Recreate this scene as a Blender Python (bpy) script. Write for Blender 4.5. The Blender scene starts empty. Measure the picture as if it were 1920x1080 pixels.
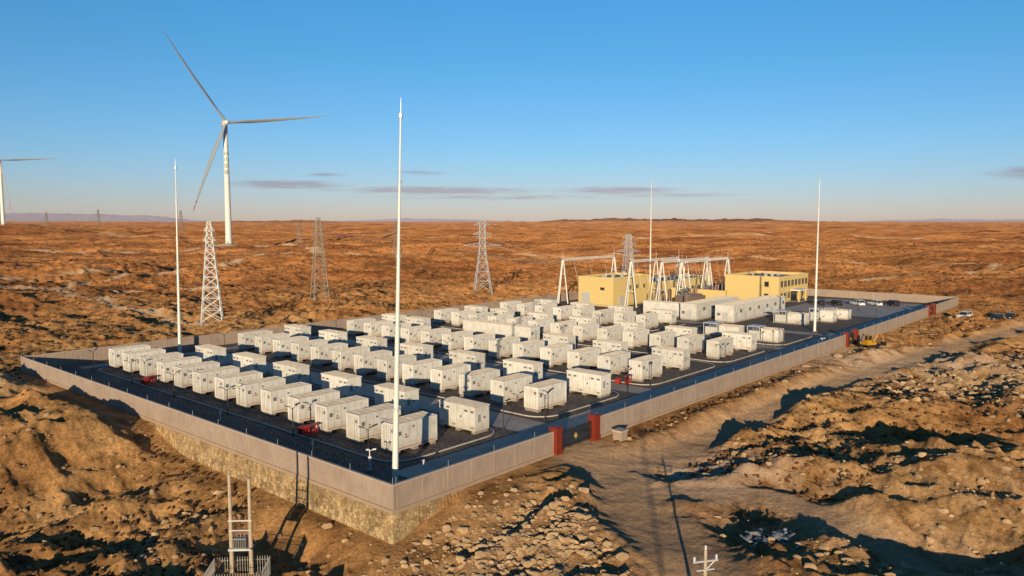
import bpy, math, random
import numpy as np
from mathutils import Vector, Matrix
random.seed(7)
R=math.radians
sc=bpy.context.scene
col=sc.collection

# ------------------------------------------------------------------ site frame
OX,OY=-10.3,64.6
EX,EY=.65839,.75268
SA=math.atan2(EY,EX)
SITE_U,SITE_V=219.0,96.0
def W(u,v): return OX+u*EX-v*EY, OY+u*EY+v*EX
def UV(x,y):
    dx=x-OX;dy=y-OY
    return dx*EX+dy*EY, -dx*EY+dy*EX

# ------------------------------------------------------------------ materials
def newmat(name):
    m=bpy.data.materials.new(name);m.use_nodes=True
    nt=m.node_tree;b=nt.nodes["Principled BSDF"];return m,nt,b
def N(nt,t,**k):
    n=nt.nodes.new(t)
    for a,v in k.items():
        if a in n.inputs.keys(): n.inputs[a].default_value=v
        else: setattr(n,a,v)
    return n
def ramp(nt,stops):
    r=nt.nodes.new("ShaderNodeValToRGB");e=r.color_ramp.elements
    while len(e)<len(stops): e.new(.5)
    for i,(p,c) in enumerate(stops):
        e[i].position=p;e[i].color=(c[0],c[1],c[2],1) if not isinstance(c,(int,float)) else (c,c,c,1)
    return r
def simple(name,c,rough=.6,metal=0,var=.15,scale=3,bump=0,bs=20,matte=False):
    m,nt,b=newmat(name);L=nt.links
    tc=N(nt,"ShaderNodeTexCoord");n=N(nt,"ShaderNodeTexNoise",Scale=scale,Detail=6,Roughness=.65)
    L.new(tc.outputs["Object"],n.inputs["Vector"])
    r=ramp(nt,[(.3,tuple(x*(1-var) for x in c)),(.7,tuple(min(1,x*(1+var)) for x in c))])
    L.new(n.outputs["Fac"],r.inputs[0]);L.new(r.outputs[0],b.inputs["Base Color"])
    b.inputs["Roughness"].default_value=rough;b.inputs["Metallic"].default_value=metal
    if matte: b.inputs["Diffuse Roughness"].default_value=1;b.inputs["Specular IOR Level"].default_value=.1
    if bump:
        n2=N(nt,"ShaderNodeTexNoise",Scale=bs,Detail=6);L.new(tc.outputs["Object"],n2.inputs["Vector"])
        bp=N(nt,"ShaderNodeBump",Strength=bump,Distance=.05);L.new(n2.outputs["Fac"],bp.inputs["Height"]);L.new(bp.outputs[0],b.inputs["Normal"])
    return m
def mat_paint():
    m,nt,b=newmat("white_container_paint");L=nt.links
    tc=N(nt,"ShaderNodeTexCoord");oi=N(nt,"ShaderNodeObjectInfo")
    ad=N(nt,"ShaderNodeVectorMath",operation="ADD");L.new(tc.outputs["Object"],ad.inputs[0])
    sc3=N(nt,"ShaderNodeVectorMath",operation="SCALE");L.new(oi.outputs["Location"],sc3.inputs[0]);sc3.inputs["Scale"].default_value=1.7
    L.new(sc3.outputs[0],ad.inputs[1])
    n=N(nt,"ShaderNodeTexNoise",Scale=.9,Detail=8,Roughness=.7);L.new(ad.outputs[0],n.inputs["Vector"])
    r=ramp(nt,[(.3,(.58,.53,.45)),(.5,(.75,.72,.66)),(.75,(.82,.80,.76))]);L.new(n.outputs["Fac"],r.inputs[0])
    sp=N(nt,"ShaderNodeSeparateXYZ");L.new(tc.outputs["Object"],sp.inputs[0])
    mr=N(nt,"ShaderNodeMapRange");mr.inputs[1].default_value=.4;mr.inputs[2].default_value=1.5;mr.inputs[3].default_value=.5;mr.inputs[4].default_value=0
    L.new(sp.outputs["Z"],mr.inputs[0])
    mx=N(nt,"ShaderNodeMix",data_type="RGBA");L.new(mr.outputs[0],mx.inputs[0]);L.new(r.outputs[0],mx.inputs[6]);mx.inputs[7].default_value=(.48,.38,.27,1)
    hv=N(nt,"ShaderNodeHueSaturation");L.new(mx.outputs[2],hv.inputs["Color"])
    mr2=N(nt,"ShaderNodeMapRange");mr2.inputs[3].default_value=.86;mr2.inputs[4].default_value=1.05;L.new(oi.outputs["Random"],mr2.inputs[0]);L.new(mr2.outputs[0],hv.inputs["Value"])
    L.new(hv.outputs[0],b.inputs["Base Color"]);b.inputs["Roughness"].default_value=.5
    return m
M={}
M['paint']=mat_paint()
M['roof']=simple("container_roof_dusty",(.52,.44,.34),.65,var=.25,scale=1.2,matte=True)
M['vent']=simple("louvre_grey",(.16,.16,.17),.6)
M['seam']=simple("panel_seam",(.30,.29,.28),.6)
M['black']=simple("black_metal",(.02,.02,.022),.5)
M['red']=simple("red_paint",(.36,.02,.015),.5)
M['redgran']=simple("red_granite_tiles",(.22,.028,.012),.5,var=.35,scale=5)
M['conc']=simple("concrete_pad",(.30,.27,.24),.85,var=.2,bump=.3)
M['galv']=simple("galvanised_steel",(.62,.62,.62),.4,.3,var=.08)
M['whitesteel']=simple("white_painted_steel",(.78,.77,.73),.45,var=.06)
M['rust']=simple("weathered_lattice_steel",(.36,.31,.25),.6,.1)
M['yellow']=simple("yellow_render",(.72,.53,.22),.8,var=.07,scale=1)
M['yellow2']=simple("yellow_render_trim",(.55,.42,.20),.8,var=.07,scale=1)
M['glass']=simple("dark_glass",(.03,.035,.04),.12)
M['bldroof']=simple("roof_membrane",(.22,.20,.18),.85)
M['carwhite']=simple("car_paint_white",(.8,.8,.8),.25,var=.02)
M['cardark']=simple("car_paint_dark",(.03,.03,.035),.25)
M['tyre']=simple("tyre_rubber",(.02,.02,.02),.9)
M['excav']=simple("yellow_plant_paint",(.50,.25,.015),.5)
M['pole']=simple("concrete_pole",(.46,.37,.27),.8,var=.2)
M['insul']=simple("insulator_ceramic",(.35,.20,.15),.3)
M['trgrey']=simple("transformer_grey",(.20,.20,.19),.5)
M['brown']=simple("radiator_brown",(.17,.12,.09),.6)
M['tarp']=simple("tarpaulin_blue_grey",(.20,.22,.25),.6,var=.5,scale=5)
M['gold']=simple("gate_medallion",(.55,.38,.08),.4)
M['fence']=simple("fence_grey",(.30,.29,.27),.6)
M['wire']=simple("conductor_wire",(.40,.38,.35),.5)

def mat_wall():
    m,nt,b=newmat("precast_wall_concrete");L=nt.links
    tc=N(nt,"ShaderNodeTexCoord");n=N(nt,"ShaderNodeTexNoise",Scale=.35,Detail=8,Roughness=.7);L.new(tc.outputs["Object"],n.inputs["Vector"])
    r=ramp(nt,[(.3,(.34,.25,.20)),(.7,(.45,.35,.285))]);L.new(n.outputs["Fac"],r.inputs[0])
    n2=N(nt,"ShaderNodeTexNoise",Scale=6,Detail=6);mp=N(nt,"ShaderNodeMapping");mp.inputs["Scale"].default_value=(1,1,.12)
    L.new(tc.outputs["Object"],mp.inputs[0]);L.new(mp.outputs[0],n2.inputs["Vector"])
    mx=N(nt,"ShaderNodeMix",data_type="RGBA",blend_type="MULTIPLY");mx.inputs[0].default_value=.4
    r2=ramp(nt,[(.35,.65),(.6,1.)]);L.new(n2.outputs["Fac"],r2.inputs[0]);L.new(r.outputs[0],mx.inputs[6]);L.new(r2.outputs[0],mx.inputs[7])
    sp=N(nt,"ShaderNodeSeparateXYZ");L.new(tc.outputs["Object"],sp.inputs[0])
    mr=N(nt,"ShaderNodeMapRange");mr.inputs[1].default_value=-.25;mr.inputs[2].default_value=.7;mr.inputs[3].default_value=.45;mr.inputs[4].default_value=0;L.new(sp.outputs["Z"],mr.inputs[0])
    m2=N(nt,"ShaderNodeMix",data_type="RGBA");L.new(mr.outputs[0],m2.inputs[0]);L.new(mx.outputs[2],m2.inputs[6]);m2.inputs[7].default_value=(.42,.28,.16,1)
    L.new(m2.outputs[2],b.inputs["Base Color"]);b.inputs["Roughness"].default_value=.9
    return m
M['wall']=mat_wall()
def mat_stone():
    m,nt,b=newmat("rubble_stone_masonry");L=nt.links
    tc=N(nt,"ShaderNodeTexCoord")
    nz=N(nt,"ShaderNodeTexNoise",Scale=.5,Detail=6);L.new(tc.outputs["Object"],nz.inputs["Vector"])
    v=N(nt,"ShaderNodeTexVoronoi",Scale=2.6);v2=N(nt,"ShaderNodeTexVoronoi",Scale=2.6,feature="DISTANCE_TO_EDGE")
    L.new(tc.outputs["Object"],v.inputs["Vector"]);L.new(tc.outputs["Object"],v2.inputs["Vector"])
    sp=N(nt,"ShaderNodeSeparateColor");L.new(v.outputs["Color"],sp.inputs[0])
    r=ramp(nt,[(0,(.28,.17,.075)),(.5,(.46,.31,.15)),(1,(.60,.44,.24))]);L.new(sp.outputs[0],r.inputs[0])
    r2=ramp(nt,[(.0,.0),(.05,1.)]);L.new(v2.outputs["Distance"],r2.inputs[0])
    mx=N(nt,"ShaderNodeMix",data_type="RGBA");L.new(r2.outputs[0],mx.inputs[0]);mx.inputs[6].default_value=(.52,.38,.22,1);L.new(r.outputs[0],mx.inputs[7])
    rz=ramp(nt,[(.35,.65),(.6,1.05)]);L.new(nz.outputs["Fac"],rz.inputs[0])
    m2=N(nt,"ShaderNodeMix",data_type="RGBA",blend_type="MULTIPLY");m2.inputs[0].default_value=1;L.new(mx.outputs[2],m2.inputs[6]);L.new(rz.outputs[0],m2.inputs[7])
    L.new(m2.outputs[2],b.inputs["Base Color"]);b.inputs["Roughness"].default_value=.95
    bp=N(nt,"ShaderNodeBump",Strength=.8,Distance=.1);L.new(r2.outputs[0],bp.inputs["Height"]);L.new(bp.outputs[0],b.inputs["Normal"])
    return m
M['stone']=mat_stone()
def mat_gravel():
    m,nt,b=newmat("dark_gravel");L=nt.links
    tc=N(nt,"ShaderNodeTexCoord")
    v=N(nt,"ShaderNodeTexVoronoi",Scale=5);L.new(tc.outputs["Object"],v.inputs["Vector"])
    n=N(nt,"ShaderNodeTexNoise",Scale=.15,Detail=8,Roughness=.7);L.new(tc.outputs["Object"],n.inputs["Vector"])
    sp=N(nt,"ShaderNodeSeparateColor");L.new(v.outputs["Color"],sp.inputs[0])
    r=ramp(nt,[(0,(.05,.037,.028)),(1,(.24,.18,.135))]);L.new(sp.outputs[0],r.inputs[0])
    r2=ramp(nt,[(.3,.6),(.7,1.1)]);L.new(n.outputs["Fac"],r2.inputs[0])
    mx=N(nt,"ShaderNodeMix",data_type="RGBA",blend_type="MULTIPLY");mx.inputs[0].default_value=1;L.new(r.outputs[0],mx.inputs[6]);L.new(r2.outputs[0],mx.inputs[7])
    L.new(mx.outputs[2],b.inputs["Base Color"]);b.inputs["Roughness"].default_value=.95
    bp=N(nt,"ShaderNodeBump",Strength=.8,Distance=.08);L.new(v.outputs["Distance"],bp.inputs["Height"]);L.new(bp.outputs[0],b.inputs["Normal"])
    return m
M['gravel']=mat_gravel()
M['road']=simple("concrete_road",(.42,.34,.27),.85,var=.25,scale=.25,bump=.2)
M['kerb']=simple("kerb_concrete",(.52,.46,.40),.85)

# ------------------------------------------------------------------ mesh builder
class MB:
    def __init__(s): s.v=[];s.f=[];s.m=[];s.mats=[]
    def mi(s,k):
        if k not in s.mats: s.mats.append(k)
        return s.mats.index(k)
    def box(s,x0,y0,z0,x1,y1,z1,k,tf=None):
        i=len(s.v)
        P=[(x0,y0,z0),(x1,y0,z0),(x1,y1,z0),(x0,y1,z0),(x0,y0,z1),(x1,y0,z1),(x1,y1,z1),(x0,y1,z1)]
        if tf is not None: P=[tuple(tf@Vector(p)) for p in P]
        s.v+=P;mi=s.mi(k)
        for f in ((3,2,1,0),(4,5,6,7),(0,1,5,4),(1,2,6,5),(2,3,7,6),(3,0,4,7)):
            s.f.append(tuple(i+a for a in f));s.m.append(mi)
    def tube(s,p,q,r0,r1,k,n=8,caps=True):
        p=Vector(p);q=Vector(q);d=(q-p)
        if d.length<1e-6: return
        d.normalize();a=d.orthogonal().normalized();b=d.cross(a);i=len(s.v);mi=s.mi(k)
        for c,r in ((p,r0),(q,r1)):
            for j in range(n):
                t=2*math.pi*(j+.5)/n;s.v.append(tuple(c+a*math.cos(t)*r+b*math.sin(t)*r))
        for j in range(n):
            s.f.append((i+j,i+(j+1)%n,i+n+(j+1)%n,i+n+j));s.m.append(mi)
        if caps:
            s.f.append(tuple(i+j for j in range(n-1,-1,-1)));s.m.append(mi)
            s.f.append(tuple(i+n+j for j in range(n)));s.m.append(mi)
    def poly(s,pts,k):
        i=len(s.v);s.v+=list(pts);s.f.append(tuple(range(i,i+len(pts))));s.m.append(s.mi(k))
    def prism(s,prof,y0,y1,k):
        i=len(s.v);n=len(prof);mi=s.mi(k)
        s.v+=[(a,y0,b) for a,b in prof]+[(a,y1,b) for a,b in prof]
        for j in range(n): s.f.append((i+j,i+(j+1)%n,i+n+(j+1)%n,i+n+j));s.m.append(mi)
        s.f.append(tuple(i+j for j in range(n-1,-1,-1)));s.m.append(mi)
        s.f.append(tuple(i+n+j for j in range(n)));s.m.append(mi)
    def mesh(s,name):
        me=bpy.data.meshes.new(name);me.from_pydata(s.v,[],s.f)
        for k in s.mats: me.materials.append(M[k])
        me.polygons.foreach_set("material_index",s.m);me.update();return me
def put(name,me,x=0,y=0,z=0,rz=0,parent=None,smooth=False):
    if isinstance(me,MB): me=me.mesh(name)
    o=bpy.data.objects.new(name,me);o.location=(x,y,z);o.rotation_euler=(0,0,rz);col.objects.link(o)
    if parent: o.parent=parent
    return o
def puts(name,me,u,v,z=0,rot=0):
    x,y=W(u,v);return put(name,me,x,y,z,SA+rot)

# ------------------------------------------------------------------ noise / terrain
def sstep(a,b,x):
    t=np.clip((x-a)/(b-a),0,1);return t*t*(3-2*t)
def vnoise(x,y,seed=0):
    xi=np.floor(x).astype(np.int64);yi=np.floor(y).astype(np.int64);xf=x-xi;yf=y-yi
    def h(a,b):
        n=(a*374761393+b*668265263+seed*1442695041)&0xffffffff
        n=((n^(n>>13))*1274126177)&0xffffffff
        n=(n^(n>>16))&0xffffffff
        n=(n*2246822519)&0xffffffff
        return ((n^(n>>15))&0xffff)/32767.5-1
    sx=xf*xf*xf*(xf*(xf*6-15)+10);sy=yf*yf*yf*(yf*(yf*6-15)+10)
    a=h(xi,yi);b=h(xi+1,yi);c=h(xi,yi+1);d=h(xi+1,yi+1)
    return (a+(b-a)*sx)*(1-sy)+(c+(d-c)*sx)*sy
def fbm(x,y,o=4,seed=0,g=.5):
    r=0;a=1;s=0
    for i in range(o):
        ca,sa=math.cos(.6*i+.3),math.sin(.6*i+.3)
        r=r+a*vnoise((x*ca-y*sa)*2**i,(x*sa+y*ca)*2**i,seed+i*17);s+=a;a*=g
    return r/s
def ridge(x,y,o=3,seed=0):
    r=0;a=1;s=0
    for i in range(o):
        ca,sa=math.cos(.7*i+.9),math.sin(.7*i+.9)
        r=r+a*(1-2*np.abs(vnoise((x*ca-y*sa)*2**i,(x*sa+y*ca)*2**i,seed+i*31)));s+=a;a*=.5
    return r/s
def pdist(x,y,pts):
    d=np.full(np.shape(x),1e9)
    for (ax,ay),(bx,by) in zip(pts[:-1],pts[1:]):
        vx,vy=bx-ax,by-ay;t=np.clip(((x-ax)*vx+(y-ay)*vy)/(vx*vx+vy*vy),0,1)
        d=np.minimum(d,np.hypot(x-ax-t*vx,y-ay-t*vy))
    return d
NEAR=[([(6.5,83),(8.5,79),(11.3,73),(12.6,62),(13.2,53),(14,38)],3.4),
      ([(9,78),(18,84),(30,98),(56,126),(93,160),(125,186),(160,215)],2.8),
      ([(12,72),(24,71),(31,61),(36,53),(45,42)],2.4)]
FAR=[([(-520,700),(-453,679),(-311,632),(-265,720),(-262,900)],6.5),([(-164,655),(0,655),(135,571),(329,493),(420,470)],6),
     ([(-420,370),(-300,350),(-229,360),(-183,420),(-182,655)],4.2),([(340,1440),(685,1028)],14),([(-262,900),(-164,655)],6),
     ([(-75,190),(-120,230),(-182,300),(-183,400)],2.5),([(-400,1300),(200,1250),(500,1500)],15),([(150,330),(260,420),(329,493)],3.5),([(-800,1500),(-400,1300)],14),([(-262,900),(-300,800)],14),([(-300,250),(-190,300),(-120,310)],3)]
def masks(x,y):
    wob=fbm(x/9,y/9,2,91)*1.2
    rn=np.zeros(np.shape(x))
    for p,w in NEAR: rn=np.maximum(rn,1-sstep(w*.5,w*1.7,pdist(x+wob,y+wob,p)))
    rf=np.zeros(np.shape(x))
    for p,w in FAR: rf=np.maximum(rf,1-sstep(w*.4,w*1.2,pdist(x+wob*3,y+wob*3,p)))
    return rn,rf
def G(x,y,cx,cy,sx,sy): return np.exp(-(((x-cx)/sx)**2+((y-cy)/sy)**2))
def darkband(az): return np.exp(-(((az-.20)/.16)**6))+.5*np.exp(-(((az+.30)/.09)**4))
def hfun(x,y):
    x=np.asarray(x,float);y=np.asarray(y,float)
    u,v=UV(x,y);r=np.hypot(x,y)
    du=np.maximum(np.maximum(-u,u-SITE_U),0);dv=np.maximum(np.maximum(-v,v-SITE_V),0);dist=np.hypot(du,dv)
    low=sstep(10,-1,u)*sstep(50,36,v)*sstep(-60,-5,v)
    z=-.22-low*(2.5+.085*np.clip(-u,0,32))
    rn,rf=masks(x,y)
    flat=1-.88*rn
    m=sstep(.8,8,dist)
    near=1-sstep(250,900,r)
    lf=sstep(5,-5,u)*sstep(-5,10,v+12)
    wx=x+2.6*fbm(x/13,y/13,3,301);wy=y+2.6*fbm(x/13+7,y/13,3,305)
    n=2.1*fbm(wx/27,wy/27,3,1)*flat+(1.35+.75*lf)*ridge(wx/13,wy/13,3,5)*flat-.95
    n=n+.72*ridge(wx/4.6,wy/4.6,3,11)*flat+.36*fbm(x/1.7,y/1.7,4,8,.62)*(1-.75*rn)
    z=z+m*n*(.3+.7*near)
    hol=G(x,y,52,91,17,7);z=z-2.9*hol*m
    z=z+1.8*G(x,y,41,76,14,6)*m
    z=z+1.5*G(x,y,27,88,5,8)*m*flat
    z=z-1.8*G(x,y,37,60,9,4)
    z=z-1.6*G(x,y,24,63,4,2.2)*flat
    z=z+1.0*G(x,y,0,61,6,5)*m
    z=z+1.3*G(u,v,-9,88,7,9)*sstep(0,3,dist)
    z=z+1.0*G(u,v,-9,55,6,13)*sstep(0,3,dist)
    rr=sstep(110,420,np.hypot(x-40,y-130))
    z=z+rr*(5.2*fbm(x/95,y/95,4,21)+3.2*ridge(x/46,y/40,4,25)-2.2)
    z=z+sstep(500,2200,r)*(9*fbm(x/520,y/520,4,33)+5*ridge(x/130,y/110,3,35))
    z=z+sstep(1800,5500,r)*(6+15*fbm(x/1100,y/1100,3,44)+10*ridge(x/380,y/380,3,48))
    az=np.arctan2(x,y)
    dark=darkband(az)*sstep(5200,6300,r)*(1-sstep(7600,8600,r));z=z+dark*(22+20*ridge(x/420,y/420,3,57))
    mt=sstep(11500,13500,r)*(sstep(-.36,-.46,az)*.9+.45*np.exp(-((az+.12)/.10)**2)+.35*sstep(.3,.6,az));z=z+mt*(95+80*ridge(x/1500,y/1500,4,61))
    z=z+22*G(x,y,-992,1500,180,180)
    z=np.where(dist<.25,-.25,z)
    return z
def H1(x,y): return float(hfun(np.array([x]),np.array([y]))[0])

def build_terrain():
    a1=np.linspace(-40,40,960);a2=np.concatenate([np.linspace(40,180,90)[1:],np.linspace(-180,-40,90)[1:-1]])
    ang=np.radians(np.concatenate([a1,a2]));na=len(ang)
    rad=np.concatenate([[.01],np.linspace(4,40,20),40*np.exp(np.linspace(0,math.log(300/40.),480))[1:],300*np.exp(np.linspace(0,math.log(1500/300.),250))[1:],1500*np.exp(np.linspace(0,math.log(10.),160))[1:]])
    nr=len(rad)
    A,Rr=np.meshgrid(ang,rad);X=(np.sin(A)*Rr).ravel();Y=(np.cos(A)*Rr).ravel();Z=hfun(X,Y)
    me=bpy.data.meshes.new("desert_ground");nv=nr*na
    me.vertices.add(nv);co=np.stack([X,Y,Z],1).astype(np.float32).ravel();me.vertices.foreach_set("co",co)
    i=np.arange(nr-1)[:,None]*na;j=np.arange(na)[None,:];j2=(j+1)%na
    q=np.stack([i+j,i+na+j,i+na+j2,i+j2],-1).reshape(-1,4)[:, ::-1]
    nf=len(q)
    me.loops.add(nf*4);me.loops.foreach_set("vertex_index",q.astype(np.int32).ravel())
    me.polygons.add(nf);me.polygons.foreach_set("loop_start",np.arange(0,nf*4,4,dtype=np.int32));me.polygons.foreach_set("loop_total",np.full(nf,4,np.int32))
    me.polygons.foreach_set("use_smooth",np.ones(nf,bool))
    rn,rf=masks(X,Y);r=np.hypot(X,Y);u,v=UV(X,Y)
    rub=G(X,Y,1,61,8,7)+.8*G(X,Y,75,118,28,12)+.5*G(X,Y,45,72,10,8)
    sand=G(u,v,-9,88,8,10)
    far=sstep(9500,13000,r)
    pale=G(X,Y,19,77,9,9)*.9+.8*G(X,Y,70,140,32,12)+.5*G(X,Y,34,58,8,6)
    ca=me.color_attributes.new("masks","FLOAT_COLOR","POINT")
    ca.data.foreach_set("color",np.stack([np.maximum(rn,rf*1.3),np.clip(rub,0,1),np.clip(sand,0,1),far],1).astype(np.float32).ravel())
    cb=me.color_attributes.new("masks2","FLOAT_COLOR","POINT")
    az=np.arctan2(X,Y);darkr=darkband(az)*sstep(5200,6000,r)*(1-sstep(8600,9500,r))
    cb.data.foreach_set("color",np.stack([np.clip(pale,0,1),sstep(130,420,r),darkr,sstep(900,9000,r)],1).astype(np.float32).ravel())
    me.update();me.validate()
    m,nt,b=newmat("desert_soil");L=nt.links
    geo=N(nt,"ShaderNodeNewGeometry");at=N(nt,"ShaderNodeAttribute",attribute_name="masks");at2=N(nt,"ShaderNodeAttribute",attribute_name="masks2")
    s1=N(nt,"ShaderNodeSeparateColor");L.new(at.outputs["Color"],s1.inputs[0]);s2=N(nt,"ShaderNodeSeparateColor");L.new(at2.outputs["Color"],s2.inputs[0])
    def noise(s,d=8,ro=.6,st=None):
        n=N(nt,"ShaderNodeTexNoise",Scale=s,Detail=d,Roughness=ro)
        if st:
            mp=N(nt,"ShaderNodeMapping");mp.inputs["Scale"].default_value=st;L.new(geo.outputs["Position"],mp.inputs[0]);L.new(mp.outputs[0],n.inputs["Vector"])
        else: L.new(geo.outputs["Position"],n.inputs["Vector"])
        return n
    def mix(f,a,c,bt="MIX"):
        x=N(nt,"ShaderNodeMix",data_type="RGBA",blend_type=bt)
        for s,i in ((f,0),(a,6),(c,7)):
            if isinstance(s,(int,float)): x.inputs[i].default_value=s
            elif isinstance(s,tuple): x.inputs[i].default_value=(*s,1)
            else: L.new(s,x.inputs[i])
        return x.outputs[2]
    def mul(a,k):
        n=N(nt,"ShaderNodeMath",operation="MULTIPLY");L.new(a,n.inputs[0])
        if isinstance(k,(int,float)): n.inputs[1].default_value=k
        else: L.new(k,n.inputs[1])
        return n.outputs[0]
    nA=noise(.035,6);nB=noise(.28,10,.7);nC=noise(2.2,8,.7);nF=noise(.006,10,.65);nG=noise(.012,10,.72,(1,2.2,1))
    rA=ramp(nt,[(.35,(.36,.165,.062)),(.5,(.47,.25,.098)),(.65,(.56,.33,.145))]);L.new(nA.outputs["Fac"],rA.inputs[0])
    rF=ramp(nt,[(.34,(.30,.105,.036)),(.46,(.44,.18,.062)),(.56,(.56,.25,.088)),(.68,(.38,.145,.052))]);L.new(nF.outputs["Fac"],rF.inputs[0])
    base=mix(s2.outputs[1],rA.outputs[0],rF.outputs[0])
    rG=ramp(nt,[(.40,.42),(.50,.85),(.62,1.2)]);L.new(nG.outputs["Fac"],rG.inputs[0])
    base=mix(mul(s2.outputs[1],.9),base,mix(1.,base,rG.outputs[0],"MULTIPLY"))
    rB=ramp(nt,[(.36,.35),(.5,.9),(.64,1.25)]);L.new(nB.outputs["Fac"],rB.inputs[0])
    base=mix(.8,base,rB.outputs[0],"MULTIPLY")
    rC=ramp(nt,[(.35,.5),(.6,1.15)]);L.new(nC.outputs["Fac"],rC.inputs[0])
    base=mix(.8,base,rC.outputs[0],"MULTIPLY")
    vo=N(nt,"ShaderNodeTexVoronoi",Scale=.55);L.new(geo.outputs["Position"],vo.inputs["Vector"])
    rv=ramp(nt,[(.12,.3),(.30,1.)]);L.new(vo.outputs["Distance"],rv.inputs[0])
    nS=noise(.02,4);rS=ramp(nt,[(.45,0.),(.62,.7)]);L.new(nS.outputs["Fac"],rS.inputs[0])
    base=mix(rS.outputs[0],base,mix(1.,base,rv.outputs[0],"MULTIPLY"))
    vr=N(nt,"ShaderNodeTexVoronoi",Scale=2.2);L.new(geo.outputs["Position"],vr.inputs["Vector"])
    sv=N(nt,"ShaderNodeSeparateColor");L.new(vr.outputs["Color"],sv.inputs[0])
    rr=ramp(nt,[(0,(.26,.15,.08)),(1,(.54,.38,.23))]);L.new(sv.outputs[0],rr.inputs[0])
    rR=ramp(nt,[(.40,0.),(.52,1.)]);L.new(nB.outputs["Fac"],rR.inputs[0])
    base=mix(mul(mul(s1.outputs[1],.8),rR.outputs[0]),base,rr.outputs[0])
    rP=ramp(nt,[(.40,0.),(.56,1.)]);L.new(nB.outputs["Fac"],rP.inputs[0])
    base=mix(mul(rP.outputs[0],s2.outputs[0]),base,(.50,.40,.32))
    base=mix(s1.outputs[2],base,(.56,.39,.21))
    rt=ramp(nt,[(.3,(.38,.25,.15)),(.7,(.58,.40,.26))]);L.new(nC.outputs["Fac"],rt.inputs[0])
    base=mix(mul(s1.outputs[0],.72),base,rt.outputs[0])
    base=mix(mul(at2.outputs["Alpha"],.35),base,(.42,.26,.19))  # aerial haze painted into the soil colour, growing with distance
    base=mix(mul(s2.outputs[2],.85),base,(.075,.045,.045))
    base=mix(at.outputs["Alpha"],base,(.30,.28,.36))  # farthest hills take a bluish haze tint, painted as base colour
    L.new(base,b.inputs["Base Color"]);b.inputs["Roughness"].default_value=1;b.inputs["Specular IOR Level"].default_value=.05
    b.inputs["Diffuse Roughness"].default_value=1
    bp=N(nt,"ShaderNodeBump",Strength=1,Distance=.9);L.new(nB.outputs["Fac"],bp.inputs["Height"])
    bp2=N(nt,"ShaderNodeBump",Strength=1,Distance=.2);L.new(nC.outputs["Fac"],bp2.inputs["Height"]);L.new(bp.outputs[0],bp2.inputs["Normal"])
    L.new(bp2.outputs[0],b.inputs["Normal"])
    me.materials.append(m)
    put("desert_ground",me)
build_terrain()

# ------------------------------------------------------------------ scattered rocks + scrub (single meshes)
def scatter(name,pts,sizes,mat,flat=.6,jit=.35):
    t=(1+5**.5)/2
    base=np.array([(-1,t,0),(1,t,0),(-1,-t,0),(1,-t,0),(0,-1,t),(0,1,t),(0,-1,-t),(0,1,-t),(t,0,-1),(t,0,1),(-t,0,-1),(-t,0,1)],float);base/=np.linalg.norm(base[0])
    F=np.array([(0,11,5),(0,5,1),(0,1,7),(0,7,10),(0,10,11),(1,5,9),(5,11,4),(11,10,2),(10,7,6),(7,1,8),(3,9,4),(3,4,2),(3,2,6),(3,6,8),(3,8,9),(4,9,5),(2,4,11),(6,2,10),(8,6,7),(9,8,1)])
    rng=np.random.default_rng(len(pts));n=len(pts)
    V=base[None]*(1+jit*rng.uniform(-1,1,(n,12,1)))
    a=rng.uniform(0,6.28,n);ca,sa=np.cos(a)[:,None],np.sin(a)[:,None]
    V=V*rng.uniform(.6,1.4,(n,1,3))
    x=V[:,:,0]*ca-V[:,:,1]*sa;y=V[:,:,0]*sa+V[:,:,1]*ca;z=V[:,:,2]*flat
    V=np.stack([x,y,z],-1)*sizes[:,None,None]
    V=V+pts[:,None,:]
    me=bpy.data.meshes.new(name);me.vertices.add(n*12);me.vertices.foreach_set("co",V.astype(np.float32).ravel())
    FF=(F[None]+np.arange(n)[:,None,None]*12).reshape(-1,3);nf=len(FF)
    me.loops.add(nf*3);me.loops.foreach_set("vertex_index",FF.astype(np.int32).ravel())
    me.polygons.add(nf);me.polygons.foreach_set("loop_start",np.arange(0,nf*3,3,dtype=np.int32));me.polygons.foreach_set("loop_total",np.full(nf,3,np.int32))
    me.update();me.materials.append(mat);put(name,me)
rng=np.random.default_rng(3)
def blob(cx,cy,sx,sy,n): return np.stack([rng.normal(cx,sx,n),rng.normal(cy,sy,n)],1)
P=np.concatenate([blob(1,60,5.5,5,2600),blob(75,118,22,8,1700),blob(45,72,8,5,350),blob(-25,66,12,9,500),blob(-45,85,16,10,350),
   blob(24,82,4,8,200),blob(30,58,7,4,450),blob(110,132,28,12,700),np.stack([rng.uniform(-120,160,1500),rng.uniform(45,200,1500)],1)])
u,v=UV(P[:,0],P[:,1]);ok=~((u>-1.2)&(u<SITE_U+1)&(v>-1.2)&(v<SITE_V+1))
rn,_=masks(P[:,0],P[:,1]);ok&=(rn<.2)
P=P[ok];S=.04+.40*rng.random(len(P))**4.5+.06*rng.random(len(P));S*=np.where(P[:,0]>50,1.5,1)
Z=hfun(P[:,0],P[:,1])
rock=simple("rock_tan",(.42,.29,.17),.95,var=.45,scale=.6,matte=True)
scatter("rubble_rocks",np.column_stack([P,Z+S*.05]),S,rock,jit=.42)
n=46000
rr_=50*np.exp(rng.random(n)**.8*math.log(1100/50.));aa=rng.uniform(-.75,.75,n)
Q=np.stack([np.sin(aa)*rr_,np.cos(aa)*rr_],1)
u,v=UV(Q[:,0],Q[:,1]);ok=~((u>-1.5)&(u<SITE_U+1)&(v>-1.5)&(v<SITE_V+1))
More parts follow.
